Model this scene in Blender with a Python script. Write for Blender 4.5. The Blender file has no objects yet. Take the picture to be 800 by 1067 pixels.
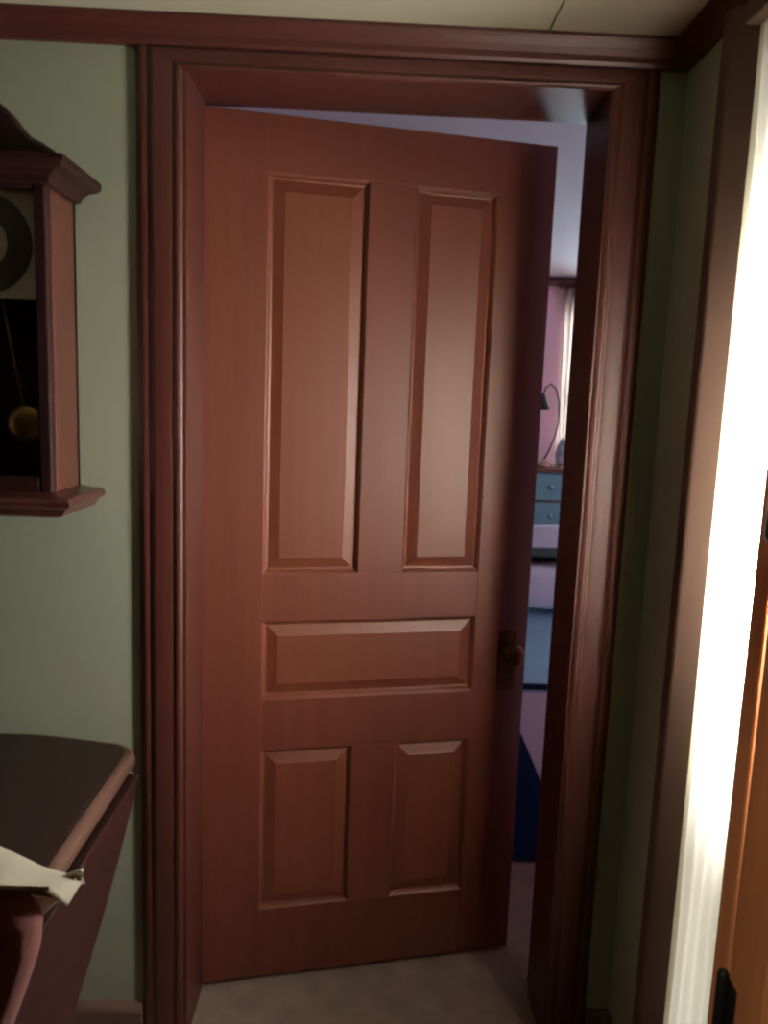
import bpy, bmesh, math, random
from mathutils import Vector, Matrix
random.seed(4)
SC = bpy.context.scene
COL = SC.collection
PI = math.pi

# ------------------------------------------------------------------ materials
def new_mat(name):
    m = bpy.data.materials.new(name); m.use_nodes = True
    nt = m.node_tree; b = nt.nodes['Principled BSDF']
    return m, nt, b

def plain(name, col, rough=.6, spec=.4, metal=0, bump=0, bscale=60, var=.08, vscale=6):
    """colour broken up a little by noise, optional fine bump"""
    m, nt, b = new_mat(name)
    N, L = nt.nodes, nt.links
    tc = N.new('ShaderNodeTexCoord')
    n = N.new('ShaderNodeTexNoise'); n.inputs['Scale'].default_value = vscale; n.inputs['Detail'].default_value = 4
    L.new(tc.outputs['Object'], n.inputs['Vector'])
    r = N.new('ShaderNodeValToRGB')
    r.color_ramp.elements[0].position = .3; r.color_ramp.elements[1].position = .7
    r.color_ramp.elements[0].color = [c*(1-var) for c in col] + [1]
    r.color_ramp.elements[1].color = [min(1, c*(1+var)) for c in col] + [1]
    L.new(n.outputs['Fac'], r.inputs['Fac']); L.new(r.outputs['Color'], b.inputs['Base Color'])
    b.inputs['Roughness'].default_value = rough; b.inputs['Specular IOR Level'].default_value = spec
    b.inputs['Metallic'].default_value = metal
    if bump:
        n2 = N.new('ShaderNodeTexNoise'); n2.inputs['Scale'].default_value = bscale; n2.inputs['Detail'].default_value = 3
        L.new(tc.outputs['Object'], n2.inputs['Vector'])
        bp = N.new('ShaderNodeBump'); bp.inputs['Strength'].default_value = bump; bp.inputs['Distance'].default_value = .002
        L.new(n2.outputs['Fac'], bp.inputs['Height']); L.new(bp.outputs['Normal'], b.inputs['Normal'])
    return m

def wood(name, dark, light, grain=(34, 34, 1.6), rough=.36, spec=.5, coat=.0, bump=.12, wob=.6):
    m, nt, b = new_mat(name)
    N, L = nt.nodes, nt.links
    tc = N.new('ShaderNodeTexCoord')
    mp = N.new('ShaderNodeMapping'); mp.inputs['Scale'].default_value = grain
    L.new(tc.outputs['Object'], mp.inputs['Vector'])
    n = N.new('ShaderNodeTexNoise'); n.inputs['Scale'].default_value = 1.0; n.inputs['Detail'].default_value = 6
    n.inputs['Distortion'].default_value = wob
    L.new(mp.outputs['Vector'], n.inputs['Vector'])
    r = N.new('ShaderNodeValToRGB')
    r.color_ramp.elements[0].position = .28; r.color_ramp.elements[1].position = .72
    r.color_ramp.elements[0].color = list(dark) + [1]; r.color_ramp.elements[1].color = list(light) + [1]
    L.new(n.outputs['Fac'], r.inputs['Fac']); L.new(r.outputs['Color'], b.inputs['Base Color'])
    b.inputs['Roughness'].default_value = rough; b.inputs['Specular IOR Level'].default_value = spec
    b.inputs['Coat Weight'].default_value = coat; b.inputs['Coat Roughness'].default_value = .3
    bp = N.new('ShaderNodeBump'); bp.inputs['Strength'].default_value = bump; bp.inputs['Distance'].default_value = .0015
    L.new(n.outputs['Fac'], bp.inputs['Height']); L.new(bp.outputs['Normal'], b.inputs['Normal'])
    return m

def woven(name, col, rough=.9, scale=2600, bump=.5):
    m, nt, b = new_mat(name)
    N, L = nt.nodes, nt.links
    tc = N.new('ShaderNodeTexCoord')
    w = N.new('ShaderNodeTexWave'); w.inputs['Scale'].default_value = scale/6.28; w.bands_direction = 'DIAGONAL'
    w.inputs['Distortion'].default_value = 1.5
    L.new(tc.outputs['Object'], w.inputs['Vector'])
    r = N.new('ShaderNodeValToRGB')
    r.color_ramp.elements[0].color = [c*.72 for c in col] + [1]; r.color_ramp.elements[1].color = [min(1, c*1.15) for c in col] + [1]
    L.new(w.outputs['Fac'], r.inputs['Fac']); L.new(r.outputs['Color'], b.inputs['Base Color'])
    b.inputs['Roughness'].default_value = rough; b.inputs['Specular IOR Level'].default_value = .15
    b.inputs['Sheen Weight'].default_value = .2
    bp = N.new('ShaderNodeBump'); bp.inputs['Strength'].default_value = bump; bp.inputs['Distance'].default_value = .001
    L.new(w.outputs['Fac'], bp.inputs['Height']); L.new(bp.outputs['Normal'], b.inputs['Normal'])
    return m

def sheer(name, col, clear=.35):
    m = bpy.data.materials.new(name); m.use_nodes = True
    nt = m.node_tree; N, L = nt.nodes, nt.links
    for n in list(N): N.remove(n)
    out = N.new('ShaderNodeOutputMaterial')
    tl = N.new('ShaderNodeBsdfTranslucent'); tl.inputs['Color'].default_value = list(col) + [1]
    df = N.new('ShaderNodeBsdfDiffuse'); df.inputs['Color'].default_value = list(col) + [1]
    tr = N.new('ShaderNodeBsdfTransparent')
    m1 = N.new('ShaderNodeMixShader'); m1.inputs[0].default_value = .3
    m2 = N.new('ShaderNodeMixShader'); m2.inputs[0].default_value = clear
    L.new(tl.outputs[0], m1.inputs[1]); L.new(df.outputs[0], m1.inputs[2])
    L.new(m1.outputs[0], m2.inputs[1]); L.new(tr.outputs[0], m2.inputs[2])
    L.new(m2.outputs[0], out.inputs['Surface'])
    return m

def glass_pane(name, tint=(1, 1, 1), refl=.06):
    m = bpy.data.materials.new(name); m.use_nodes = True
    nt = m.node_tree; N, L = nt.nodes, nt.links
    for n in list(N): N.remove(n)
    out = N.new('ShaderNodeOutputMaterial')
    tr = N.new('ShaderNodeBsdfTransparent'); tr.inputs['Color'].default_value = list(tint) + [1]
    gl = N.new('ShaderNodeBsdfGlossy'); gl.inputs['Roughness'].default_value = .05
    mx = N.new('ShaderNodeMixShader'); mx.inputs[0].default_value = refl
    L.new(tr.outputs[0], mx.inputs[1]); L.new(gl.outputs[0], mx.inputs[2]); L.new(mx.outputs[0], out.inputs['Surface'])
    return m

M = dict(
    green=plain('sage_green_paint', (.33, .365, .265), .75, .25, bump=.15, bscale=90, var=.05, vscale=3),
    pink=plain('pink_paint', (.80, .50, .58), .8, .2, var=.04),
    cream=plain('cream_ceiling_board', (.44, .42, .31), .85, .2, bump=.2, bscale=140, var=.03, vscale=2),
    white_ceiling=plain('white_ceiling_paint', (.56, .57, .60), .85, .2, var=.02),
    carpet=plain('tan_carpet', (.30, .23, .18), .95, .1, bump=.9, bscale=500, var=.16, vscale=14),
    trim=wood('dark_mahogany_varnish', (.062, .0135, .0085), (.073, .0160, .0100), grain=(50, 50, .9), rough=.46, spec=.60, bump=.006, wob=.1),
    door=wood('red_brown_varnished_door', (.110, .0235, .0120), (.146, .0345, .0165), rough=.46, spec=.62, bump=.05),
    panel=wood('orange_brown_varnished_panel', (.148, .0350, .0160), (.178, .0455, .0205), rough=.44, spec=.72, bump=.04),
    brown=plain('dull_brown_paint', (.15, .088, .066), .5, .4, var=.08, vscale=5),
    board=plain('dull_brown_board_paint', (.13, .082, .062), .8, .15, var=.10, vscale=5),
    entrance=wood('honey_brown_door_wood', (.58, .24, .10), (.72, .32, .14), rough=.4),
    clock_wood=wood('red_mahogany_clock_case', (.060, .018, .013), (.100, .030, .021), rough=.28),
    clock_shaded=wood('shaded_clock_front_wood', (.014, .004, .004), (.026, .0065, .006), rough=.45, spec=.3),  # case wood darkened for front and crest, shade put into the colour
    table=wood('dark_walnut_table_top', (.013, .006, .005), (.024, .0095, .0075), grain=(30, 2, 30), rough=.42, spec=.3),
    table_edge=wood('worn_brown_table_edge', (.060, .028, .018), (.085, .042, .028), grain=(30, 2, 30), rough=.45),
    table_leaf=wood('red_brown_table_leaf', (.012, .003, .0026), (.019, .0042, .0034), grain=(30, 2, 30), rough=.5, spec=.25),
    brass=plain('old_brass', (.50, .34, .11), .35, .5, metal=1, var=.15, vscale=20),
    dark_brass=plain('dark_brass', (.12, .055, .025), .35, .5, metal=1, var=.2, vscale=20),
    iron=plain('dark_iron', (.03, .027, .025), .5, .4, metal=.6),
    dial_plate=plain('grey_dial_plate', (.82, .77, .64), .5, .4, var=.06),
    dial_ring=plain('dark_dial_disc', (.10, .09, .075), .4, .4, var=.15),
    black=plain('black_enamel', (.012, .012, .013), .4, .4),
    inside=plain('dark_case_lining', (.02, .012, .01), .7, .2),
    rose=woven('dusty_rose_weave', (.34, .14, .13)),
    plum=woven('dark_plum_weave', (.055, .035, .045)),
    lace=woven('off_white_cotton', (.74, .71, .56), scale=5200, bump=.3),
    chair_wood=wood('dark_chair_wood', (.05, .014, .009), (.09, .025, .015)),
    teal=plain('teal_blue_paint', (.19, .42, .47), .5, .4, var=.05),
    dresser_top=plain('brown_dresser_top', (.19, .07, .05), .4, .4),
    white_cloth=plain('white_cotton', (.84, .90, .97), .9, .1, bump=.4, bscale=40, var=.03),
    blue_blanket=plain('light_blue_blanket', (.33, .62, .76), .95, .1, bump=.6, bscale=80, var=.08),
    mauve=plain('mauve_grey_bedspread', (.70, .68, .76), .95, .1, bump=.5, bscale=60, var=.05),
    navy=plain('navy_cloth', (.012, .03, .085), .95, .1, bump=.5, bscale=60, var=.1),
    dark_cloth=plain('black_brown_cloth', (.006, .004, .005), 1, .1),
    cream_curtain=plain('cream_curtain_cloth', (.78, .68, .64), .9, .1, var=.03),
    peach=plain('peach_cloth', (.62, .38, .28), .9, .1),
    pale_blue=plain('pale_blue_cloth', (.42, .52, .60), .9, .1),
    drape=sheer('cream_drape_cloth', (.55, .47, .42), .02),
    sheer=sheer('sheer_white_curtain_cloth', (.93, .91, .83), .26),
    glass=glass_pane('window_glass'),
    clock_glass=glass_pane('clock_glass', (.94, .94, .92), .05),
    bed_wood=wood('bed_frame_wood', (.07, .03, .02), (.12, .05, .03)),
)

# ------------------------------------------------------------------ mesh helpers
def box(bm, x0, x1, y0, y1, z0, z1, bev=0.0, seg=2, mi=0):
    tmp = bmesh.new()
    bmesh.ops.create_cube(tmp, size=1)
    for v in tmp.verts:
        v.co = Vector((x0+(v.co.x+.5)*(x1-x0), y0+(v.co.y+.5)*(y1-y0), z0+(v.co.z+.5)*(z1-z0)))
    if bev:
        bmesh.ops.bevel(tmp, geom=list(tmp.edges), offset=bev, segments=seg, profile=.5, affect='EDGES')
    merge(bm, tmp, mi)

def merge(bm, tmp, mi=0):
    vm = {v: bm.verts.new(v.co) for v in tmp.verts}
    for f in tmp.faces:
        try:
            nf = bm.faces.new([vm[v] for v in f.verts]); nf.material_index = mi; nf.smooth = f.smooth
        except ValueError: pass
    tmp.free()

def lathe(bm, prof, center, axis='Z', seg=28, mi=0):
    """prof: list of (radius, along)"""
    rings = []
    c = Vector(center)
    for r, h in prof:
        ring = []
        for k in range(seg):
            a = 2*PI*k/seg
            p = (r*math.cos(a), r*math.sin(a), h)
            if axis == 'Y': p = (p[0], p[2], p[1])
            if axis == 'X': p = (p[2], p[0], p[1])
            ring.append(bm.verts.new(c+Vector(p)))
        rings.append(ring)
    for a, b in zip(rings, rings[1:]):
        for k in range(seg):
            f = bm.faces.new((a[k], a[(k+1) % seg], b[(k+1) % seg], b[k])); f.smooth = True; f.material_index = mi
    for ring in (rings[0], rings[-1]):
        f = bm.faces.new(ring); f.material_index = mi

def tube(bm, pts, rad, seg=10, mi=0):
    pts = [Vector(p) for p in pts]
    rads = rad if isinstance(rad, (list, tuple)) else [rad]*len(pts)
    rings = []; up = None
    for i, p in enumerate(pts):
        d = (pts[min(i+1, len(pts)-1)]-pts[max(i-1, 0)]).normalized()
        if up is None: up = d.orthogonal().normalized()
        s = d.cross(up).normalized(); up = s.cross(d).normalized()
        rings.append([bm.verts.new(p+rads[i]*(math.cos(2*PI*k/seg)*s+math.sin(2*PI*k/seg)*up)) for k in range(seg)])
    for a, b in zip(rings, rings[1:]):
        for k in range(seg):
            f = bm.faces.new((a[k], a[(k+1) % seg], b[(k+1) % seg], b[k])); f.smooth = True; f.material_index = mi
    bm.faces.new(rings[0]).material_index = mi; bm.faces.new(rings[-1]).material_index = mi

def extrude_outline(bm, pts2, plane, a0, a1, bev=0, mi=0):
    """pts2: outline in 2D; plane 'XZ' (thickness along Y), 'YZ' (along X), 'XY' (along Z)"""
    tmp = bmesh.new()
    def P(u, v, t):
        return {'XZ': (u, t, v), 'YZ': (t, u, v), 'XY': (u, v, t)}[plane]
    lo = [tmp.verts.new(P(u, v, a0)) for u, v in pts2]
    hi = [tmp.verts.new(P(u, v, a1)) for u, v in pts2]
    n = len(pts2)
    fl = tmp.faces.new(lo); fh = tmp.faces.new(hi[::-1])
    for k in range(n):
        tmp.faces.new((lo[k], hi[k], hi[(k+1) % n], lo[(k+1) % n]))
    bmesh.ops.recalc_face_normals(tmp, faces=list(tmp.faces))
    if bev:
        es = [e for e in tmp.edges if e in fl.edges[:] or e in fh.edges[:]]
        bmesh.ops.bevel(tmp, geom=es, offset=bev, segments=3, profile=.5, affect='EDGES')
    merge(bm, tmp, mi)

def sweep(bm, prof, path, mi=0):
    """prof: closed list of (across, out). path: list of frames (origin, across_vec, out_vec)"""
    rings = [[bm.verts.new(Vector(o)+Vector(a)*u+Vector(d)*v) for u, v in prof] for o, a, d in path]
    n = len(prof)
    for r0, r1 in zip(rings, rings[1:]):
        for k in range(n):
            bm.faces.new((r0[k], r0[(k+1) % n], r1[(k+1) % n], r1[k])).material_index = mi
    bm.faces.new(rings[0]).material_index = mi; bm.faces.new(rings[-1][::-1]).material_index = mi

def obj(name, bm, mats, parent=None, smooth=False, loc=None):
    bmesh.ops.recalc_face_normals(bm, faces=list(bm.faces))
    me = bpy.data.meshes.new(name); bm.to_mesh(me); bm.free()
    for m in (mats if isinstance(mats, (list, tuple)) else [mats]): me.materials.append(M[m])
    if smooth:
        for p in me.polygons: p.use_smooth = True
    o = bpy.data.objects.new(name, me); COL.objects.link(o)
    if loc: o.location = loc
    if parent: o.parent = parent
    return o

def thing(name, label, cat, loc=(0, 0, 0), group=None):
    o = bpy.data.objects.new(name, None); COL.objects.link(o)
    o.empty_display_size = .1; o.location = loc
    o['label'] = label; o['category'] = cat
    if group: o['group'] = group
    return o

def tag(o, label, cat, group=None):
    o['label'] = label; o['category'] = cat
    if group: o['group'] = group
    return o

def struct(o, label, cat):
    o['kind'] = 'structure'; o['label'] = label; o['category'] = cat
    return o

# ------------------------------------------------------------------ sizes
W = .80; H = 2.03; T = .153; WT = .19           # doorway width, height, leaf plane, wall thickness
XR = .545                                        # right wall
XL = -2.1; YB = -2.7; ZC = 2.12                  # kitchen left, rear, ceiling
BX0, BX1, BY1, BZ = -1.5, 2.5, 3.95, 2.32        # bedroom

# ------------------------------------------------------------------ room shell
bm = bmesh.new()
for (x0, x1, z0, z1) in ((XL-.12, -.42, 0, BZ), (.42, BX1+.1, 0, BZ), (-.42, .42, 2.055, BZ)):
    box(bm, x0, x1, 0, WT, z0, z1)
o = obj('wall_front', bm, ['green', 'pink'])
for p in o.data.polygons:
    if p.normal.y > .5: p.material_index = 1
struct(o, 'sage green painted wall around the dark wooden doorway', 'wall')

bm = bmesh.new()
sy0, sy1 = -.478, -.285                           # side window opening
dy0, dy1 = -1.36, -.522                           # entrance door opening
box(bm, XR, XR+.14, sy1, 0, 0, ZC)
box(bm, XR, XR+.14, dy1, sy0, 0, ZC)
box(bm, XR, XR+.14, sy0, sy1, 0, .22); box(bm, XR, XR+.14, sy0, sy1, 2.035, ZC)
box(bm, XR, XR+.14, dy0, dy1, 2.035, ZC)
box(bm, XR, XR+.14, YB, dy0, 0, ZC)
o = obj('wall_right', bm, ['green', 'cream'])
for p in o.data.polygons:                         # cream reveals of the openings
    if abs(p.normal.x) < .5 and p.center.x > XR and p.center.z < 2.05: p.material_index = 1
struct(o, 'dark green side wall right of the doorway, in shadow', 'wall')
bm = bmesh.new()
box(bm, XL-.12, XL, YB, 0, 0, ZC)
struct(obj('wall_left', bm, 'trim'), 'unseen wall at the far left of the kitchen, dark finish added to cut bounce light', 'wall')  # finish out of view, made dark to lower the ambient bounce
bm = bmesh.new(); box(bm, XL-.12, XR+.14, YB-.12, YB, 0, ZC)
struct(obj('wall_back', bm, 'trim'), 'unseen wall behind the viewer, dark finish added to cut bounce light', 'wall')  # same added dark finish, keeps bounce light down

bm = bmesh.new(); box(bm, XL-.12, BX1+.1, YB-.12, BY1+.1, -.06, 0)
struct(obj('floor', bm, 'carpet'), 'tan floor covering running through the doorway', 'floor')

# ceiling boards with an open seam running towards the viewer
bm = bmesh.new()
seams = [XL-.12, -.952, .268, XR+.14]
for a, b in zip(seams, seams[1:]):
    tmp = bmesh.new()
    x0, x1 = a+(.0012 if a > XL else 0), b-(.0012 if b < XR else 0)
    box(tmp, x0, x1, YB-.12, 0, ZC, ZC+.02, bev=.0015, seg=1)
    merge(bm, tmp)
box(bm, XL-.12, XR+.14, YB-.12, 0, ZC+.02, ZC+.06)
o = obj('ceiling', bm, 'cream')
struct(o, 'cream ceiling boards with a dark seam above the doorway', 'ceiling')
# slight skew of the seam seen in the ceiling is left to perspective

# bedroom shell
bm = bmesh.new()
box(bm, BX0-.1, BX0, WT, BY1, 0, BZ)
struct(obj('wall_bedroom_left', bm, 'pink'), 'pink bedroom wall hidden behind the open door', 'wall')
wx0, wx1, wz0, wz1 = 1.31, 2.1, .85, 2.12
bm = bmesh.new()
box(bm, BX0-.1, wx0, BY1, BY1+.1, 0, BZ); box(bm, wx1, BX1+.1, BY1, BY1+.1, 0, BZ)
box(bm, wx0, wx1, BY1, BY1+.1, 0, wz0); box(bm, wx0, wx1, BY1, BY1+.1, wz1, BZ)
struct(obj('wall_bedroom_far', bm, 'pink'), 'pink wall at the far end of the bedroom', 'wall')
bm = bmesh.new(); box(bm, BX1, BX1+.1, WT, BY1, 0, BZ)
struct(obj('wall_bedroom_right', bm, 'pink'), 'pink bedroom wall to the right of the bed', 'wall')
bm = bmesh.new(); box(bm, BX0-.1, BX1+.1, WT, BY1+.1, BZ, BZ+.05)
struct(obj('ceiling_bedroom', bm, 'white_ceiling'), 'pale bluish bedroom ceiling seen over the open door', 'ceiling')
bm = bmesh.new()
pr = [(0, 0), (0, .02), (.012, .034), (.03, .040), (.048, .034), (.055, .015), (.055, 0)]
sweep(bm, pr, [((BX0, BY1, BZ-.056), (0, 0, 1), (0, -1, 0)), ((BX1, BY1, BZ-.056), (0, 0, 1), (0, -1, 0))])
struct(obj('trim_bedroom', bm, 'trim'), 'dark crown moulding at the top of the pink bedroom wall', 'moulding')

# bedroom window
win = bpy.data.objects.new('window_2', None); COL.objects.link(win); win.location = (wx0, BY1, wz0)
struct(win, 'bedroom window beside the cream curtain', 'window')
bm = bmesh.new()
ww, wh = wx1-wx0, wz1-wz0
for (x0, x1, z0, z1) in ((0, .05, 0, wh), (ww-.05, ww, 0, wh), (.05, ww-.05, 0, .05), (.05, ww-.05, wh-.05, wh), (.05, ww-.05, wh/2-.02, wh/2+.02)):
    box(bm, x0, x1, .03, .08, z0, z1, bev=.004)
obj('window_frame', bm, 'cream_curtain', win)
bm = bmesh.new(); box(bm, .05, ww-.05, .052, .058, .05, wh-.05)
obj('pane', bm, 'glass', win)

# ------------------------------------------------------------------ doorway lining and casing
bm = bmesh.new()
JT = .02
# jamb boards with a rebate on the bedroom side for the leaf
for s in (-1, 1):
    xa, xb = (-.42, -.40) if s < 0 else (.40, .42)
    box(bm, xa, xb, -.008, T-.003, 0, H+.025, bev=.0015)
    xa, xb = (-.42, -.408) if s < 0 else (.408, .42)
    box(bm, xa, xb, T-.003, WT+.005, 0, H+.025)
box(bm, -.40, .40, -.008, T-.003, H+.003, H+.025, bev=.0015)
box(bm, -.408, .408, T-.003, WT+.005, H+.012, H+.025)
struct(obj('trim_1', bm, 'trim'), 'dark wooden jamb lining inside the doorway', 'door frame')

def casing_profile(w):
    k = w/.095
    p = [(0, 0), (0, .009), (.003, .0125), (.009, .0145), (.014, .0138), (.017, .0122), (.021, .0119), (.025, .0128), (.031, .0135),
         (.040, .0142), (.056, .0142), (.062, .0130), (.066, .0110), (.070, .0098), (.075, .0108), (.081, .0110), (.087, .0092), (.092, .0062), (.095, .003), (.095, 0)]
    return [(a*k, b) for a, b in p]
PR = casing_profile(.089)
CX0, CX1, CZ = -.408, .404, H+.004
def casing_path(x0, x1, z, z0=0.0, y=0.0):
    r = 1
    return [((x0, y, z0), (-1, 0, 0), (0, -1, 0)), ((x0, y, z), (-1, 0, .62), (0, -1, 0)),
            ((x1, y, z), (1, 0, .62), (0, -1, 0)), ((x1, y, z0), (1, 0, 0), (0, -1, 0))]
bm = bmesh.new(); sweep(bm, PR, casing_path(CX0, CX1, CZ))
struct(obj('trim_2', bm, 'trim'), 'dark moulded casing around the bedroom doorway', 'door casing')
# ceiling moulding
cp = [(0, 0), (0, .010), (.006, .016), (.016, .018), (.026, .024), (.034, .034), (.040, .038), (.046, .038), (.046, 0)]
bm = bmesh.new()
z = ZC-.046
sweep(bm, cp, [((XL, 0, z), (0, 0, 1), (0, -1, 0)), ((XR, 0, z), (0, 0, 1), (-1, -1, 0)), ((XR, YB, z), (0, 0, 1), (-1, 0, 0))])
struct(obj('trim_3', bm, 'trim'), 'dark moulding along the top of the green walls', 'moulding')
# baseboards
bp_ = [(0, 0), (0, .016), (.075, .016), (.085, .013), (.092, .006), (.095, 0)]
bm = bmesh.new()
sweep(bm, bp_, [((XL, 0, 0), (0, 0, 1), (0, -1, 0)), ((CX0-.0895, 0, 0), (0, 0, 1), (0, -1, 0))])
struct(obj('baseboard_left', bm, 'brown'), 'low brown baseboard left of the doorway under the green wall', 'baseboard')
bm = bmesh.new()
sweep(bm, bp_, [((CX1+.0895, 0, 0), (0, 0, 1), (0, -1, 0)), ((XR, 0, 0), (0, 0, 1), (-1, -1, 0)), ((XR, -.200, 0), (0, 0, 1), (-1, 0, 0))])
struct(obj('baseboard_right', bm, 'brown'), 'short brown baseboard in the corner right of the doorway', 'baseboard')

# ------------------------------------------------------------------ the open five-panel door
ANG = .1937
door = bpy.data.objects.new('door_1', None); COL.objects.link(door)
door.location = (-.4025, T, 0.0); door.rotation_euler = (0, 0, ANG)
struct(door, 'red brown five-panel wooden door standing ajar in the doorway', 'door')
LW, LH, LT, LB = .792, 2.028, .036, .012
SU0, SU1 = .136, .655                             # inner edges of the stiles
MU0, MU1 = .356, .464                             # mullion
Z = dict(b0=.192, b1=.603, k0=.730, k1=.919, t0=1.033, t1=1.911)
bm = bmesh.new()
bv = .0012
box(bm, 0, SU0, 0, LT, LB, LH, bev=bv); box(bm, SU1, LW, 0, LT, LB, LH, bev=bv)
for z0, z1 in ((LB, Z['b0']), (Z['b1'], Z['k0']), (Z['k1'], Z['t0']), (Z['t1'], LH)):
    box(bm, SU0, SU1, 0, LT, z0, z1, bev=bv)
for z0, z1 in ((Z['b0'], Z['b1']), (Z['t0'], Z['t1'])):
    box(bm, MU0, MU1, 0, LT, z0, z1, bev=bv)
obj('stiles_and_rails', bm, 'door', door)
def rect_loft(bm, x0, x1, z0, z1, steps):
    rings = []
    for inset, y in steps:
        rings.append([bm.verts.new(p) for p in ((x0+inset, y, z0+inset), (x1-inset, y, z0+inset), (x1-inset, y, z1-inset), (x0+inset, y, z1-inset))])
    for a, b in zip(rings, rings[1:]):
        for k in range(4): bm.faces.new((a[k], a[(k+1) % 4], b[(k+1) % 4], b[k]))
    bm.faces.new(rings[0]); bm.faces.new(rings[-1])
for (x0, x1, z0, z1) in ((SU0, MU0, Z['t0'], Z['t1']), (MU1, SU1, Z['t0'], Z['t1']), (SU0, SU1, Z['k0'], Z['k1']),
                         (SU0, MU0, Z['b0'], Z['b1']), (MU1, SU1, Z['b0'], Z['b1'])):
    bm = bmesh.new()
    rect_loft(bm, x0, x1, z0, z1, [(0, .034), (0, .003), (.004, .0065), (.007, .0135), (.011, .0145), (.034, .0062), (.0362, .0050)])
    obj('panel', bm, 'panel', door)
# lock plate and knob near the free edge
KU, KZ = .742, .812
bm = bmesh.new()
extrude_outline(bm, [(KU+.022*math.cos(a)*1.0, KZ+.0+(.058+.016*math.sin(a))*(1 if math.sin(a) >= 0 else 1)) if math.sin(a) >= 0 else (KU+.022*math.cos(a), KZ-.072+.016*math.sin(a)) for a in [2*PI*k/32 for k in range(32)]], 'XZ', -.003, .001, bev=.001)
plate = obj('lock_plate', bm, 'dark_brass', door)
bm = bmesh.new()
lathe(bm, [(.004, -.0005), (.0055, -.0032), (.0001, -.0036)], (KU, 0, KZ-.045), 'Y', 14)
obj('keyhole', bm, 'black', plate)
bm = bmesh.new()
lathe(bm, [(.013, .0), (.014, -.006), (.008, -.010), (.0075, -.026), (.014, -.032), (.024, -.038), (.0275, -.047), (.026, -.056), (.018, -.063), (.002, -.065)], (KU, 0, KZ+.02), 'Y')
obj('knob', bm, 'dark_brass', door)
bm = bmesh.new(); box(bm, LW-.001, LW+.0015, .006, .030, KZ-.09, KZ+.09, bev=.0005)
obj('latch_plate', bm, 'dark_brass', door)
for hz in (.25, 1.02, 1.78):
    bm = bmesh.new(); lathe(bm, [(.001, -.052), (.004, -.05), (.0055, -.046), (.0055, .046), (.004, .05), (.001, .052)], (-.001, LT+.003, hz), 'Z', 12)
    box(bm, -.001, .001, .004, LT+.003, hz-.044, hz+.044)
    obj('hinge', bm, 'dark_brass', door)

# ------------------------------------------------------------------ right wall: side window, post, entrance door
bm = bmesh.new()
extrude_outline(bm, [(XR, sy1), (XR-.026, sy1+.040), (XR-.028, sy1+.046), (XR-.026, sy1+.078), (XR-.020, sy1+.082), (XR, sy1+.082)], 'XY', 0, ZC-.047)
struct(obj('trim_4', bm, 'board'), 'dull brown upright board at the left edge of the bright side window', 'window casing')
bm = bmesh.new()
box(bm, XR-.026, XR, dy0-.09, sy1-.0005, 2.03, ZC-.047, bev=.003)
struct(obj('trim_5', bm, 'board'), 'brown head board above the side window and entrance door', 'window casing')
bm = bmesh.new()
box(bm, XR-.020, XR+.02, dy1+.003, sy0+.001, 0, 2.029, bev=.003)
struct(obj('trim_6', bm, 'entrance'), 'honey brown post between the side window and the entrance door', 'door frame')
win = bpy.data.objects.new('window_1', None); COL.objects.link(win); win.location = (XR, (sy0+sy1)/2, .22)
struct(win, 'tall narrow daylit side window with white sheer curtain', 'window')
hw = (sy1-sy0)/2
bm = bmesh.new()
for (y0, y1, z0, z1) in ((-hw, -hw+.022, 0, 1.815), (hw-.022, hw, 0, 1.815), (-hw+.022, hw-.022, 0, .05), (-hw+.022, hw-.022, 1.775, 1.815)):
    box(bm, .07, .11, y0, y1, z0, z1, bev=.002)
obj('window_frame', bm, 'brown', win)
bm = bmesh.new(); box(bm, .086, .092, -hw+.022, hw-.022, .05, 1.775)
obj('pane', bm, 'glass', win)
# sheer curtain
bm = bmesh.new()
nx, nz = 40, 30
g = []
for j in range(nz+1):
    row = []
    zz = .235+(2.03-.235)*j/nz
    for i in range(nx+1):
        yy = sy0+.003+(sy1-sy0-.006)*i/nx
        xx = XR+.008+.0045*math.sin(i/nx*2*PI*5+.5*math.sin(j*.35))+.0015*math.sin(j*.8+i*.3)
        row.append(bm.verts.new((xx, yy, zz)))
    g.append(row)
for j in range(nz):
    for i in range(nx):
        f = bm.faces.new((g[j][i], g[j][i+1], g[j+1][i+1], g[j+1][i])); f.smooth = True
cur = tag(obj('sheer_curtain', bm, 'sheer'), 'bright white sheer curtain hanging in the narrow side window', 'curtain')
# entrance door
ed = bpy.data.objects.new('door_2', None); COL.objects.link(ed); ed.location = (XR-.017, dy1-.004, 0); ed.rotation_euler = (0, 0, -math.radians(5))
struct(ed, 'honey brown wooden entrance door ajar at the right edge', 'door')
dw = dy1-dy0
bm = bmesh.new()
d0 = -.004
box(bm, d0, .04, -.115-.0, -.004, .01, 2.028, bev=.003); box(bm, d0, .04, -dw+.004, -dw+.115, .01, 2.028, bev=.003)
for z0, z1 in ((.01, .24), (.92, 1.06), (1.9, 2.028)): box(bm, d0, .04, -dw+.115, -.115, z0, z1, bev=.003)
obj('stiles_and_rails', bm, 'entrance', ed)
for z0, z1 in ((.24, .92), (1.06, 1.9)):
    bm = bmesh.new(); box(bm, d0+.012, .03, -dw+.116, -.116, z0+.001, z1-.001, bev=.001)
    box(bm, d0+.004, .028, -dw+.15, -.15, z0+.035, z1-.035, bev=.006)
    obj('panel', bm, 'entrance', ed)
for hz in (.56, 1.32, 1.85):
    bm = bmesh.new()
    lathe(bm, [(.001, -.057), (.005, -.055), (.0085, -.049), (.0085, .049), (.005, .055), (.001, .057)], (-.012, -.004, hz), 'Z', 14)
    box(bm, -.006, -.003, -.038, -.004, hz-.046, hz+.046, bev=.001)
    obj('hinge', bm, 'iron', ed)
bm = bmesh.new()
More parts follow.
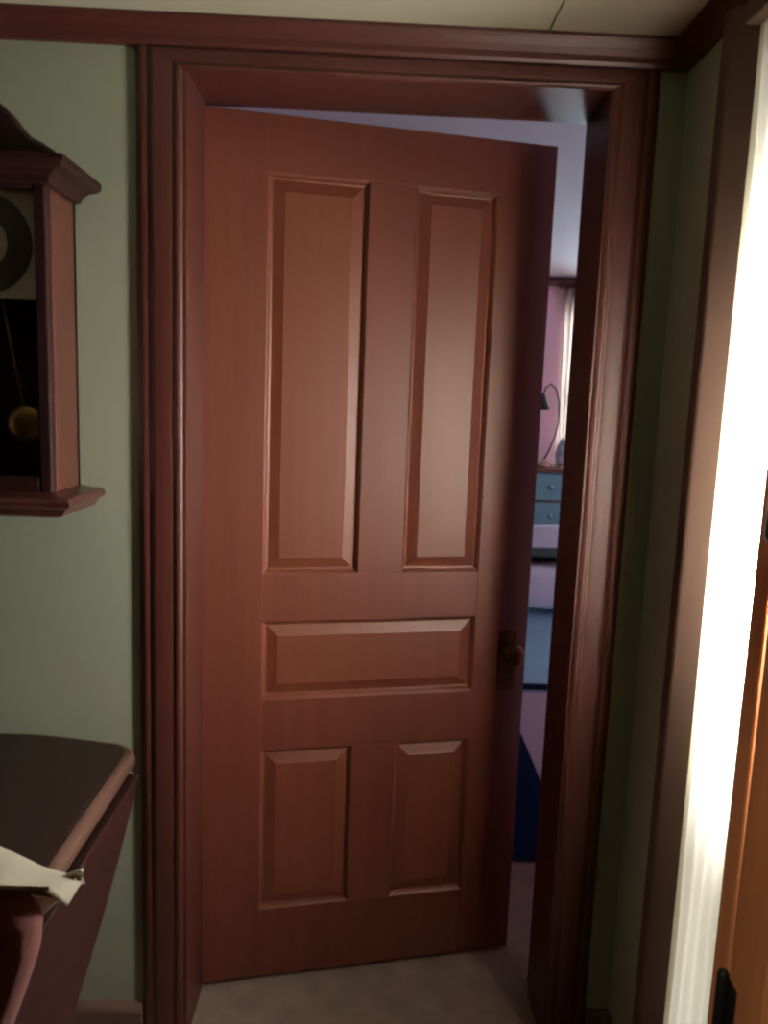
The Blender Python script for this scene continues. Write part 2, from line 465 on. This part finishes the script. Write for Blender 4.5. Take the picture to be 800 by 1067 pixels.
lathe(bm, [(.028, 0), (.028, -.006), (.010, -.010), (.010, -.035), (.022, -.042), (.027, -.054), (.022, -.066), (.003, -.070)], (d0, -dw+.06, 1.0), 'X')
obj('knob', bm, 'brass', ed)

# ------------------------------------------------------------------ wall clock
cx = -.735; hw = .121; cd = .142
ck = thing('wall_clock', 'dark red wooden pendulum clock hanging on green wall at left', 'clock', (cx, 0, 1.2))
def ck_bm(): return bmesh.new()
# body: back, two sides, top and bottom boards (local coordinates, z from 1.2)
bm = bmesh.new()
box(bm, -hw, hw, -.012, -.001, .04, .60)
for s in (-1, 1):
    x0, x1 = sorted((s*hw, s*(hw-.014))); box(bm, x0, x1, -cd+.022, -.001, .04, .60, bev=.002)
box(bm, -hw+.013, hw-.013, -cd+.022, -.001, .04, .055); box(bm, -hw+.013, hw-.013, -cd+.022, -.001, .585, .60)
obj('case', bm, 'clock_wood', ck)
bm = bmesh.new(); box(bm, -hw+.015, hw-.015, -.016, -.0125, .056, .584)
obj('lining', bm, 'inside', ck)
# front door frame with glass
bm = bmesh.new()
for (x0, x1, z0, z1) in ((-hw, -hw+.022, .04, .60), (hw-.022, hw, .04, .60), (-hw+.022, hw-.022, .04, .075), (-hw+.022, hw-.022, .578, .60)):
    box(bm, x0, x1, -cd, -cd+.02, z0, z1, bev=.004)
fr = obj('front_frame', bm, 'clock_shaded', ck)
bm = bmesh.new(); box(bm, -hw+.021, hw-.021, -cd+.010, -cd+.013, .074, .579)
obj('glass', bm, 'clock_glass', fr)
# cornice
bm = bmesh.new()
ov = [(0, 0), (0, .0), (.0, .004), (.022, .006), (.030, .016), (.052, .030), (.058, .036), (.058, .046), (0, .046)]
prc = [(a, b) for a, b in [(0, 0), (.010, .002), (.014, .012), (.026, .020), (.044, .024), (.050, .030), (.050, .040), (0, .040)]]
sweep(bm, prc, [((hw, 0, .585), (1, 0, 0), (0, 0, 1)), ((hw, -cd, .585), (1, -1, 0), (0, 0, 1)), ((-hw, -cd, .585), (-1, -1, 0), (0, 0, 1)), ((-hw, 0, .585), (-1, 0, 0), (0, 0, 1))])
box(bm, -hw+.001, hw-.001, -cd+.001, -.001, .59, .624)
obj('cornice', bm, 'clock_shaded', ck)
# arched crest
pts = []
crest = [(.160, .622), (.150, .634), (.132, .645), (.112, .654), (.098, .668), (.084, .686), (.064, .704), (.040, .720), (.018, .730), (0, .734)]
pts = crest + [(-x, z) for x, z in crest[::-1][1:]]
bm = bmesh.new(); extrude_outline(bm, pts, 'XZ', -cd-.035, -cd-.010, bev=.006)
box(bm, -.10, .10, -cd-.010, -.004, .622, .652, bev=.004)
obj('crest', bm, 'clock_shaded', ck)
# bottom moulding
prb = [(0, .046), (.012, .044), (.046, .040), (.052, .034), (.050, .026), (.040, .020), (.030, .006), (.010, 0), (0, 0)]
bm = bmesh.new()
sweep(bm, [(a, b) for a, b in prb], [((hw-.002, 0, .002), (1, 0, 0), (0, 0, 1)), ((hw-.002, -cd, .002), (1, -1, 0), (0, 0, 1)), ((-hw+.002, -cd, .002), (-1, -1, 0), (0, 0, 1)), ((-hw+.002, 0, .002), (-1, 0, 0), (0, 0, 1))])
box(bm, -hw+.001, hw-.001, -cd+.001, -.001, .003, .046)
obj('base_moulding', bm, 'clock_wood', ck)
# dial
zd = .488
bm = bmesh.new(); box(bm, -.0985, .0985, -cd+.020, -cd+.025, zd-.096, zd+.096, bev=.001)
dial = obj('dial', bm, 'dial_plate', ck)
bm = bmesh.new()
def ring_xz(bm, r0, r1, y0, y1, c, seg=48):
    vs = []
    for r, y in ((r0, y1), (r0, y0), (r1, y0), (r1, y1)):
        vs.append([bm.verts.new((c[0]+r*math.cos(2*PI*k/seg), y, c[1]+r*math.sin(2*PI*k/seg))) for k in range(seg)])
    for a in range(4):
        for k in range(seg):
            bm.faces.new((vs[a][k], vs[a][(k+1) % seg], vs[(a+1) % 4][(k+1) % seg], vs[(a+1) % 4][k]))
ring_xz(bm, .046, .089, -cd+.017, -cd+.0205, (0, zd))
obj('chapter_ring', bm, 'dial_ring', dial)
for a, l, w in ((2.35, .045, .004), (-.9, .07, .003)):
    bm = bmesh.new(); d = Vector((math.cos(a), 0, math.sin(a))); n = Vector((-d.z, 0, d.x))
    c0 = Vector((0, -cd+.0165, zd))
    vs = []
    for yy in (0, -.0012):
        for q in (c0-d*.012+n*w, c0+d*l, c0-d*.012-n*w): vs.append(bm.verts.new(q+Vector((0, yy, 0))))
    bm.faces.new(vs[:3]); bm.faces.new(vs[3:])
    for k in range(3): bm.faces.new((vs[k], vs[(k+1) % 3], vs[3+(k+1) % 3], vs[3+k]))
    obj('hand', bm, 'black', dial)
# pendulum, caught mid swing
pv = Vector((0, -.075, .46)); bob = Vector((.050, -.075, .168))
bm = bmesh.new(); tube(bm, [pv, bob], .0025, 8)
pend = obj('pendulum', bm, 'brass', ck)
bm = bmesh.new(); lathe(bm, [(.001, -.012), (.018, -.010), (.032, -.005), (.036, 0), (.032, .005), (.018, .010), (.001, .012)], bob, 'Y', 36)
obj('bob', bm, 'brass', pend)

# ------------------------------------------------------------------ drop-leaf table
tb = thing('drop_leaf_table', 'dark wooden drop-leaf table with rounded end against green wall', 'table', (-.735, -.52, 0))
TZ = .752
def top_outline(hx, y0, y1, r):
    # rounded-end top, corners eased with radius r and gently bowed ends
    pts = []
    for k in range(13):
        a = k/12*PI/2; pts.append((hx-r+r*math.sin(a)*1.0, y0+r-r*math.cos(a)))
    for k in range(13):
        a = k/12*PI/2; pts.append((hx-r+r*math.cos(a), y1-r+r*math.sin(a)))
    for k in range(1, 12):
        t = k/12; x = (hx-r)*(1-2*t); pts.append((x, y1+.030*math.sin(PI*t)))
    for k in range(13):
        a = k/12*PI/2; pts.append((-hx+r-r*math.sin(a), y1-r+r*math.cos(a)))
    for k in range(13):
        a = k/12*PI/2; pts.append((-hx+r-r*math.cos(a), y0+r-r*math.sin(a)))
    for k in range(1, 12):
        t = k/12; x = (-hx+r)*(1-2*t); pts.append((x, y0-.030*math.sin(PI*t)))
    return pts
hx, y0, y1 = .268, -.42, .425
inner = top_outline(hx-.020, y0+.018, y1-.018, .05)
bm = bmesh.new(); extrude_outline(bm, inner, 'XY', TZ-.020, TZ, bev=.003)
obj('table_top', bm, 'table', tb)
outer = top_outline(hx, y0, y1, .06)
bm = bmesh.new()
n = len(outer); prof = [(0, -.0006), (.25, -.001), (.6, -.004), (.85, -.010), (1, -.018), (1, -.026), (.9, -.028), (0, -.028)]
rings = []
for t, dz in prof:
    rings.append([bm.verts.new((inner[k][0]+(outer[k][0]-inner[k][0])*t, inner[k][1]+(outer[k][1]-inner[k][1])*t, TZ+dz)) for k in range(n)])
rings.append(rings[0])
for a, b in zip(rings, rings[1:]):
    for k in range(n):
        f = bm.faces.new((a[k], a[(k+1) % n], b[(k+1) % n], b[k])); f.smooth = True
obj('moulded_edge', bm, 'table_edge', tb)
for s in (-1, 1):
    bm = bmesh.new(); xa, xb = sorted((s*(hx-.040), s*(hx-.004))); box(bm, xa, xb, -.355, .350, TZ-.075, TZ-.0285, bev=.002)
    obj('rail', bm, 'table_leaf', tb)
# two hanging leaves, curved outline
for s in (-1, 1):
    nseg = 24
    lo = []
    for k in range(nseg+1):
        yy = .345-.71*k/nseg
        q = (yy+.01)/.355
        zz = TZ-.036-.210*max(0, 1-abs(q)**1.2)**.9
        lo.append((yy, zz))
    pts = [(.345, TZ-.029)]+lo+[(-.365, TZ-.029)]
    xa, xb = sorted((s*(hx-.002), s*(hx+.016)))
    bm = bmesh.new(); extrude_outline(bm, pts, 'YZ', xa, xb, bev=.004)
    obj('drop_leaf', bm, 'table_leaf', tb)
# apron and turned legs
bm = bmesh.new()
for (x0, x1, a, b) in ((-.180, .180, .225, .245), (-.180, .180, -.085, -.065), (-.200, -.180, -.085, .245), (.180, .200, -.085, .245)):
    box(bm, x0, x1, a, b, TZ-.120, TZ-.029, bev=.002)
obj('apron', bm, 'table_leaf', tb)
for sx in (-1, 1):
    for sy in (-1, 1):
        bm = bmesh.new()
        px, py = sx*.15, .08+sy*.12
        box(bm, px-.022, px+.022, py-.022, py+.022, TZ-.16, TZ-.030, bev=.003)
        lathe(bm, [(.018, 0), (.020, .02), (.014, .05), (.019, .10), (.024, .22), (.021, .36), (.015, .48), (.023, .50), (.016, .52), (.023, .55), (.020, TZ-.155)], (px, py, 0), 'Z', 20)
        obj('leg', bm, 'table_leaf', tb)

# ------------------------------------------------------------------ chair at the near end of the table
CY = -1.0; RIM = .020
chx = -.510
ch = thing('dining_chair', 'dusty rose fabric chair with white cloth over its back beside table', 'chair', (chx, CY, 0))
# shield-shaped back: half outline (x, z)
half = [(.0, 1.050), (.06, 1.052), (.12, 1.049), (.165, 1.043), (.192, 1.032), (.203, 1.016), (.200, .996), (.190, .965), (.176, .925), (.162, .88), (.150, .83), (.138, .77), (.126, .70), (.116, .62), (.112, .55)]
full = half + [(-x, z) for x, z in half[::-1] if x > 0]
bm = bmesh.new(); extrude_outline(bm, full, 'XZ', -.010, .022, bev=.008)
obj('backrest', bm, 'plum', ch)
# fabric roll around the rim
bm = bmesh.new()
rim = [(x*1.0, .004, z) for x, z in full]
ring_pts = [Vector(p) for p in rim]
tube(bm, ring_pts+[ring_pts[0]], RIM, 12)
obj('padded_rim', bm, 'rose', ch)
bm = bmesh.new()
extrude_outline(bm, [(-.20, .03), (.20, .03), (.225, .20), (.215, .36), (.15, .405), (-.15, .405), (-.215, .36), (-.225, .20)], 'XY', .41, .485, bev=.02)
obj('seat', bm, 'rose', ch)
bm = bmesh.new()
extrude_outline(bm, [(-.185, .02), (.185, .02), (.205, .20), (.195, .37), (.14, .39), (-.14, .39), (-.195, .37), (-.205, .20)], 'XY', .355, .412, bev=.004)
obj('seat_frame', bm, 'chair_wood', ch)
for s in (-1, 1):
    bm = bmesh.new(); tube(bm, [(s*.165, .345, .37), (s*.172, .35, .2), (s*.176, .352, .0)], [.022, .018, .013], 12); obj('leg', bm, 'chair_wood', ch)
    bm = bmesh.new(); tube(bm, [(s*.118, .005, .62), (s*.135, .02, .45), (s*.150, .03, .36), (s*.16, .0, .15), (s*.168, -.045, .0)], [.017, .020, .021, .018, .013], 12); obj('leg', bm, 'chair_wood', ch)
# off-white cloth laid over the top of the back, hanging down its far side, a corner past the rim
def edge_z(x):
    x = min(abs(x), .2025)
    for (xa, za), (xb, zb) in zip(half, half[1:]):
        if xa <= x <= xb: return za+(zb-za)*(x-xa)/(xb-xa)
    return 1.016
def cloth(x):
    over = max(0, abs(x)-.185)
    top = edge_z(min(abs(x), .19))+RIM
    bunch = .020*math.exp(-((x-.130)/.026)**2)+.004*math.sin(x*90)**2     # rumple standing up on top
    near = .030*math.exp(-((x-.130)/.018)**2)-.004+.003*math.sin(x*60)                                # short turn-down on the near side
    pts = []
    ka = .30*(1-math.exp(-((x-.130)/.026)**4))
    for k in range(4): pts.append((x, .004-(RIM+.010)*math.cos(PI*ka), top+.001+(.004)*math.sin(PI*ka)-max(0, near)*(1-k/3)))
    for k in range(1, 8):
        a = PI*(ka+(1-ka)*k/8); pts.append((x, .004-(RIM+.008)*math.cos(a)+over*.5, top+.001+(.006+bunch)*math.sin(a)-over*.8))
    drop = .055+.02*math.sin(x*30) if x < .19 else .062-(x-.19)*1.15
    for k in range(1, 7): pts.append((x+.004*math.sin(k), .010+RIM+.004*math.sin(x*50+k)+over*.3, top-.008-drop*k/6-over*.2))
    return pts
bm = bmesh.new(); grid = []
for k in range(49):
    x = -.236+.472*k/48
    grid.append([bm.verts.new(p) for p in cloth(x)])
for a, b in zip(grid, grid[1:]):
    for k in range(len(a)-1):
        bm.faces.new((a[k], a[k+1], b[k+1], b[k])).smooth = True
ao = tag(obj('white_cloth', bm, 'lace'), 'off-white cloth draped over the top of the rose chair', 'cloth')
ao.location = (chx, CY, 0)
md = ao.modifiers.new('thickness', 'SOLIDIFY'); md.thickness = .003; md.offset = 1

# ------------------------------------------------------------------ bedroom furniture
bed = thing('bed', 'bed with mauve grey cover and blue blanket beyond the open door', 'bed', (.92, 1.70, 0))
hx, hy = .49, .95
bm = bmesh.new(); box(bm, -hx+.02, hx-.02, -hy+.03, hy, .10, .26, bev=.01)
obj('bed_frame', bm, 'bed_wood', bed)
for sx in (-1, 1):
    for sy in (-1, 1):
        bm = bmesh.new(); px, py = sx*(hx-.07), sy*(hy-.08)
        lathe(bm, [(.022, 0), (.028, .05), (.03, .11)], (px, py, 0), 'Z', 14); obj('leg', bm, 'bed_wood', bed)
bm = bmesh.new(); box(bm, -hx, hx, -hy+.01, hy, .26, .565, bev=.05, seg=4)
obj('mattress', bm, 'white_cloth', bed, smooth=True)
bm = bmesh.new(); box(bm, -hx-.012, hx+.012, -hy-.008, -hy+.018, .03, .555, bev=.006); box(bm, -hx-.012, -hx+.006, -hy, hy-.1, .05, .55, bev=.006); box(bm, hx-.006, hx+.012, -hy, hy-.1, .05, .55, bev=.006)
obj('bedspread', bm, 'mauve', bed)
bm = bmesh.new(); box(bm, -hx-.014, hx+.014, -hy-.010, .25, .548, .582, bev=.010)
obj('blanket', bm, 'blue_blanket', bed, smooth=True)
bm = bmesh.new(); tube(bm, [(-hx-.012, -hy-.014, .572), (0, -hy-.015, .573), (hx+.012, -hy-.014, .572)], .010, 8)
obj('blanket_binding', bm, 'navy', bed)
bm = bmesh.new(); box(bm, -hx-.02, hx+.02, hy+.002, hy+.04, 0, .54, bev=.01); obj('headboard', bm, 'bed_wood', bed)
# navy cloth hanging at the foot corner, cut on a slant
bm = bmesh.new()
pts = [(.395, .008), (.86, .008), (.80, .03), (.66, .085), (.60, .16), (.545, .262), (.505, .35), (.47, .425), (.43, .50), (.40, .53), (.392, .40)]
extrude_outline(bm, pts, 'XZ', .700, .722, bev=.006)
o = tag(obj('navy_throw', bm, 'navy'), 'navy blue throw hanging at the near corner of the bed foot', 'throw')

def pillow(name, mat, c, s, rot, label, cat):
    bm = bmesh.new()
    bmesh.ops.create_grid(bm, x_segments=18, y_segments=18, size=1)
    # two sided cushion
    bm2 = bmesh.new(); n = 18
    top = {}; bot = {}
    for i in range(n+1):
        for j in range(n+1):
            u, v = -1+2*i/n, -1+2*j/n
            t = ((1-u**4)*(1-v**4))**.5
            sh = 1-.10*(1-t)
            w = .06*math.sin(u*5+v*3)*t
            top[i, j] = bm2.verts.new((u*s[0]*sh, v*s[1]*sh, s[2]*(t+w)))
            bot[i, j] = top[i, j] if i in (0, n) or j in (0, n) else bm2.verts.new((u*s[0]*sh, v*s[1]*sh, -s[2]*t*.8))
    for i in range(n):
        for j in range(n):
            bm2.faces.new((top[i, j], top[i+1, j], top[i+1, j+1], top[i, j+1])).smooth = True
            bm2.faces.new((bot[i, j], bot[i, j+1], bot[i+1, j+1], bot[i+1, j])).smooth = True
    bm.free()
    o = obj(name, bm2, mat); o.location = c; o.rotation_euler = rot
    return tag(o, label, cat)
pillow('pillow', 'white_cloth', (.80, 1.66, .682), (.26, .17, .096), (.10, .03, .12), 'plump white pillow lying on the blue blanket', 'pillow')
pillow('pillow', 'white_cloth', (.93, 2.06, .735), (.30, .16, .075), (1.15, 0, .1), 'white pillow standing up behind the dark garment', 'pillow')
pillow('dark_garment', 'dark_cloth', (.80, 1.72, .802), (.25, .11, .014), (.05, .02, .2), 'dark garment lying between the two white pillows', 'garment')

# teal chest of drawers
dr = thing('chest_of_drawers', 'teal blue chest of drawers against the pink bedroom wall', 'dresser', (1.175, 3.63, 0))
bm = bmesh.new(); box(bm, -.42, .42, -.205, .215, .05, 1.015, bev=.004)
obj('body', bm, 'teal', dr)
bm = bmesh.new(); box(bm, -.44, .44, -.235, .22, 1.015, 1.042, bev=.006)
obj('top', bm, 'dresser_top', dr)
for sx in (-1, 1):
    for sy in (-1, 1):
        bm = bmesh.new(); box(bm, sx*.38-.03, sx*.38+.03, sy*.175-.03, sy*.175+.03, 0, .052, bev=.004); obj('foot', bm, 'dresser_top', dr)
for k in range(5):
    z1 = 1.005-k*.187; z0 = z1-.170
    bm = bmesh.new(); box(bm, -.40, .40, -.221, -.203, z0, z1, bev=.004)
    d = obj('drawer', bm, 'teal', dr)
    for kx in (-.25, -.01, .25):
        bm = bmesh.new(); lathe(bm, [(.010, 0), (.008, -.012), (.018, -.02), (.016, -.03), (.002, -.034)], (kx, -.221, (z0+z1)/2), 'Y', 16)
        obj('knob', bm, 'teal', d)
    bm = bmesh.new(); box(bm, -.41, .41, -.210, -.2, z0-.014, z0-.003)
    if k < 4: obj('divider', bm, 'dresser_top', dr)
    else: bm.free()
# things on the chest
lp = thing('desk_lamp', 'black gooseneck lamp standing on the teal chest', 'lamp', (1.150, 3.62, 1.042))
bm = bmesh.new(); lathe(bm, [(.055, 0), (.055, .010), (.03, .022), (.008, .03), (.006, .05)], (0, 0, 0), 'Z', 24); obj('base', bm, 'black', lp)
bm = bmesh.new(); arc = [(0, 0, .03), (.035, 0, .10), (.070, 0, .20), (.088, 0, .30), (.083, 0, .42), (.058, 0, .51), (.02, 0, .545), (-.012, 0, .52), (-.025, 0, .475)]
tube(bm, arc, .006, 8); obj('neck', bm, 'black', lp)
bm = bmesh.new(); lathe(bm, [(.012, .05), (.022, .03), (.035, -.01), (.058, -.06), (.056, -.062), (.01, .02)], (-.03, 0, .435), 'Z', 22); obj('lamp_shade', bm, 'black', lp)
def lump(name, mat, c, s, label, cat, seed=0):
    bm = bmesh.new(); bmesh.ops.create_icosphere(bm, subdivisions=4, radius=1)
    for v in bm.verts:
        p = v.co.copy()
        k = 1+.10*math.sin(p.x*4+seed)+.08*math.sin(p.y*5+p.z*4+seed*2)+.05*math.sin(p.z*9+p.x*7)
        v.co = Vector((p.x*s[0]*k, p.y*s[1]*k, max(p.z, -.45)*s[2]*k))
    zm = min(v.co.z for v in bm.verts)
    for v in bm.verts: v.co.z -= zm
    o = obj(name, bm, mat, smooth=True); o.location = c
    return tag(o, label, cat)
lump('folded_cloth', 'peach', (1.125, 3.47, 1.0425), (.050, .045, .032), 'small peach cloth bundle on the front of the teal chest', 'cloth', 1)
lump('crumpled_cloth', 'pale_blue', (1.265, 3.56, 1.0425), (.055, .05, .11), 'pale blue crumpled cloth on the right of the teal chest', 'cloth', 2)
# cream curtain beside the bedroom window
bm = bmesh.new(); grid = []
nz, nx = 40, 34
for j in range(nz+1):
    t = j/nz; zz = 2.25-1.95*t
    tie = math.exp(-((zz-1.12)/.28)**2)
    x0 = 1.285+.012*math.sin(t*5)+.035*tie; x1 = 1.58-.12*tie
    row = []
    for i in range(nx+1):
        u = i/nx
        row.append(bm.verts.new((x0+(x1-x0)*u, 3.905+.014*math.sin(u*2*PI*6)*(1-.4*tie), zz)))
    grid.append(row)
for a, b in zip(grid, grid[1:]):
    for k in range(nx):
        bm.faces.new((a[k], a[k+1], b[k+1], b[k])).smooth = True
cu = thing('window_curtain', 'cream curtain gathered at the left of the bedroom window', 'curtain', (0, 0, 0))
o = obj('cloth', bm, 'drape', cu)
md = o.modifiers.new('thickness', 'SOLIDIFY'); md.thickness = .004
bm = bmesh.new(); tube(bm, [(1.28, 3.905, 2.262), (2.3, 3.905, 2.262)], .011, 12)
lathe(bm, [(.001, -.03), (.018, -.015), (.018, .015), (.001, .03)], (1.27, 3.905, 2.262), 'X', 14)
for xx in (1.40, 2.22): box(bm, xx-.008, xx+.008, 3.905, BY1+.0, 2.252, 2.262)
obj('curtain_rod', bm, 'trim', cu)

# ------------------------------------------------------------------ light
def area(name, loc, target, sx, sy, power, col, spread=180):
    l = bpy.data.lights.new(name, 'AREA'); l.shape = 'RECTANGLE'; l.size = sx; l.size_y = sy; l.energy = power; l.color = col; l.spread = math.radians(spread)
    o = bpy.data.objects.new(name, l); COL.objects.link(o); o.location = loc
    d = Vector(target)-Vector(loc); o.rotation_euler = d.to_track_quat('-Z', 'Y').to_euler()
    return o
# daylight outside the side window
area('daylight_side_window', (XR+.30, -.40, 1.28), (XR-1, -.40, 1.28), .45, .44, 140, (1, .955, .895), 116)
# added warm fill spot, no fixture, brightens the entrance door
l = bpy.data.lights.new('added_door_fill_spot', 'SPOT'); l.energy = 45; l.color = (1, .86, .66); l.spot_size = math.radians(26); l.spot_blend = .8; l.shadow_soft_size = .06
o = bpy.data.objects.new('added_door_fill_spot', l); COL.objects.link(o); o.location = (-.75, -2.1, 1.9)
o.rotation_euler = (Vector((XR, -.86, .85))-Vector(o.location)).to_track_quat('-Z', 'Y').to_euler()
# cool daylight outside the bedroom window
area('daylight_bedroom_window', (1.74, BY1+.55, 1.7), (1.4, 1.0, 1.5), 1.2, 1.5, 235, (.68, .86, 1))

w = bpy.data.worlds.new('sky'); SC.world = w; w.use_nodes = True
w.node_tree.nodes['Background'].inputs[0].default_value = (1, .98, .92, 1)
w.node_tree.nodes['Background'].inputs[1].default_value = 4.2

# ------------------------------------------------------------------ camera
P = [-0.0431, -1.564, 1.4367]; yaw, pit, rol, fpx = .0264, -.1427, .0369, 807.2455
fwd = Vector((math.sin(yaw)*math.cos(pit), math.cos(yaw)*math.cos(pit), math.sin(pit)))
right = Vector((math.cos(yaw), -math.sin(yaw), 0)); up = right.cross(fwd)
r2 = math.cos(rol)*right+math.sin(rol)*up; u2 = -math.sin(rol)*right+math.cos(rol)*up
cam = bpy.data.cameras.new('camera'); co = bpy.data.objects.new('camera', cam); COL.objects.link(co)
mt = Matrix((r2, u2, -fwd)).transposed().to_4x4(); mt.translation = Vector(P)
co.matrix_world = mt
cam.sensor_fit = 'VERTICAL'; cam.sensor_height = 36; cam.lens = fpx/1067*36; cam.clip_start = .02
SC.camera = co

vs = SC.view_settings
vs.view_transform = 'Standard'; vs.look = 'None'; vs.gamma = 1; vs.use_curve_mapping = False; vs.exposure = 0
SC.cycles.use_denoising = True; SC.cycles.filter_width = 2.6
SC.cycles.max_bounces = 10; SC.cycles.diffuse_bounces = 6; SC.cycles.transparent_max_bounces = 12
SC.cycles.sample_clamp_indirect = 6
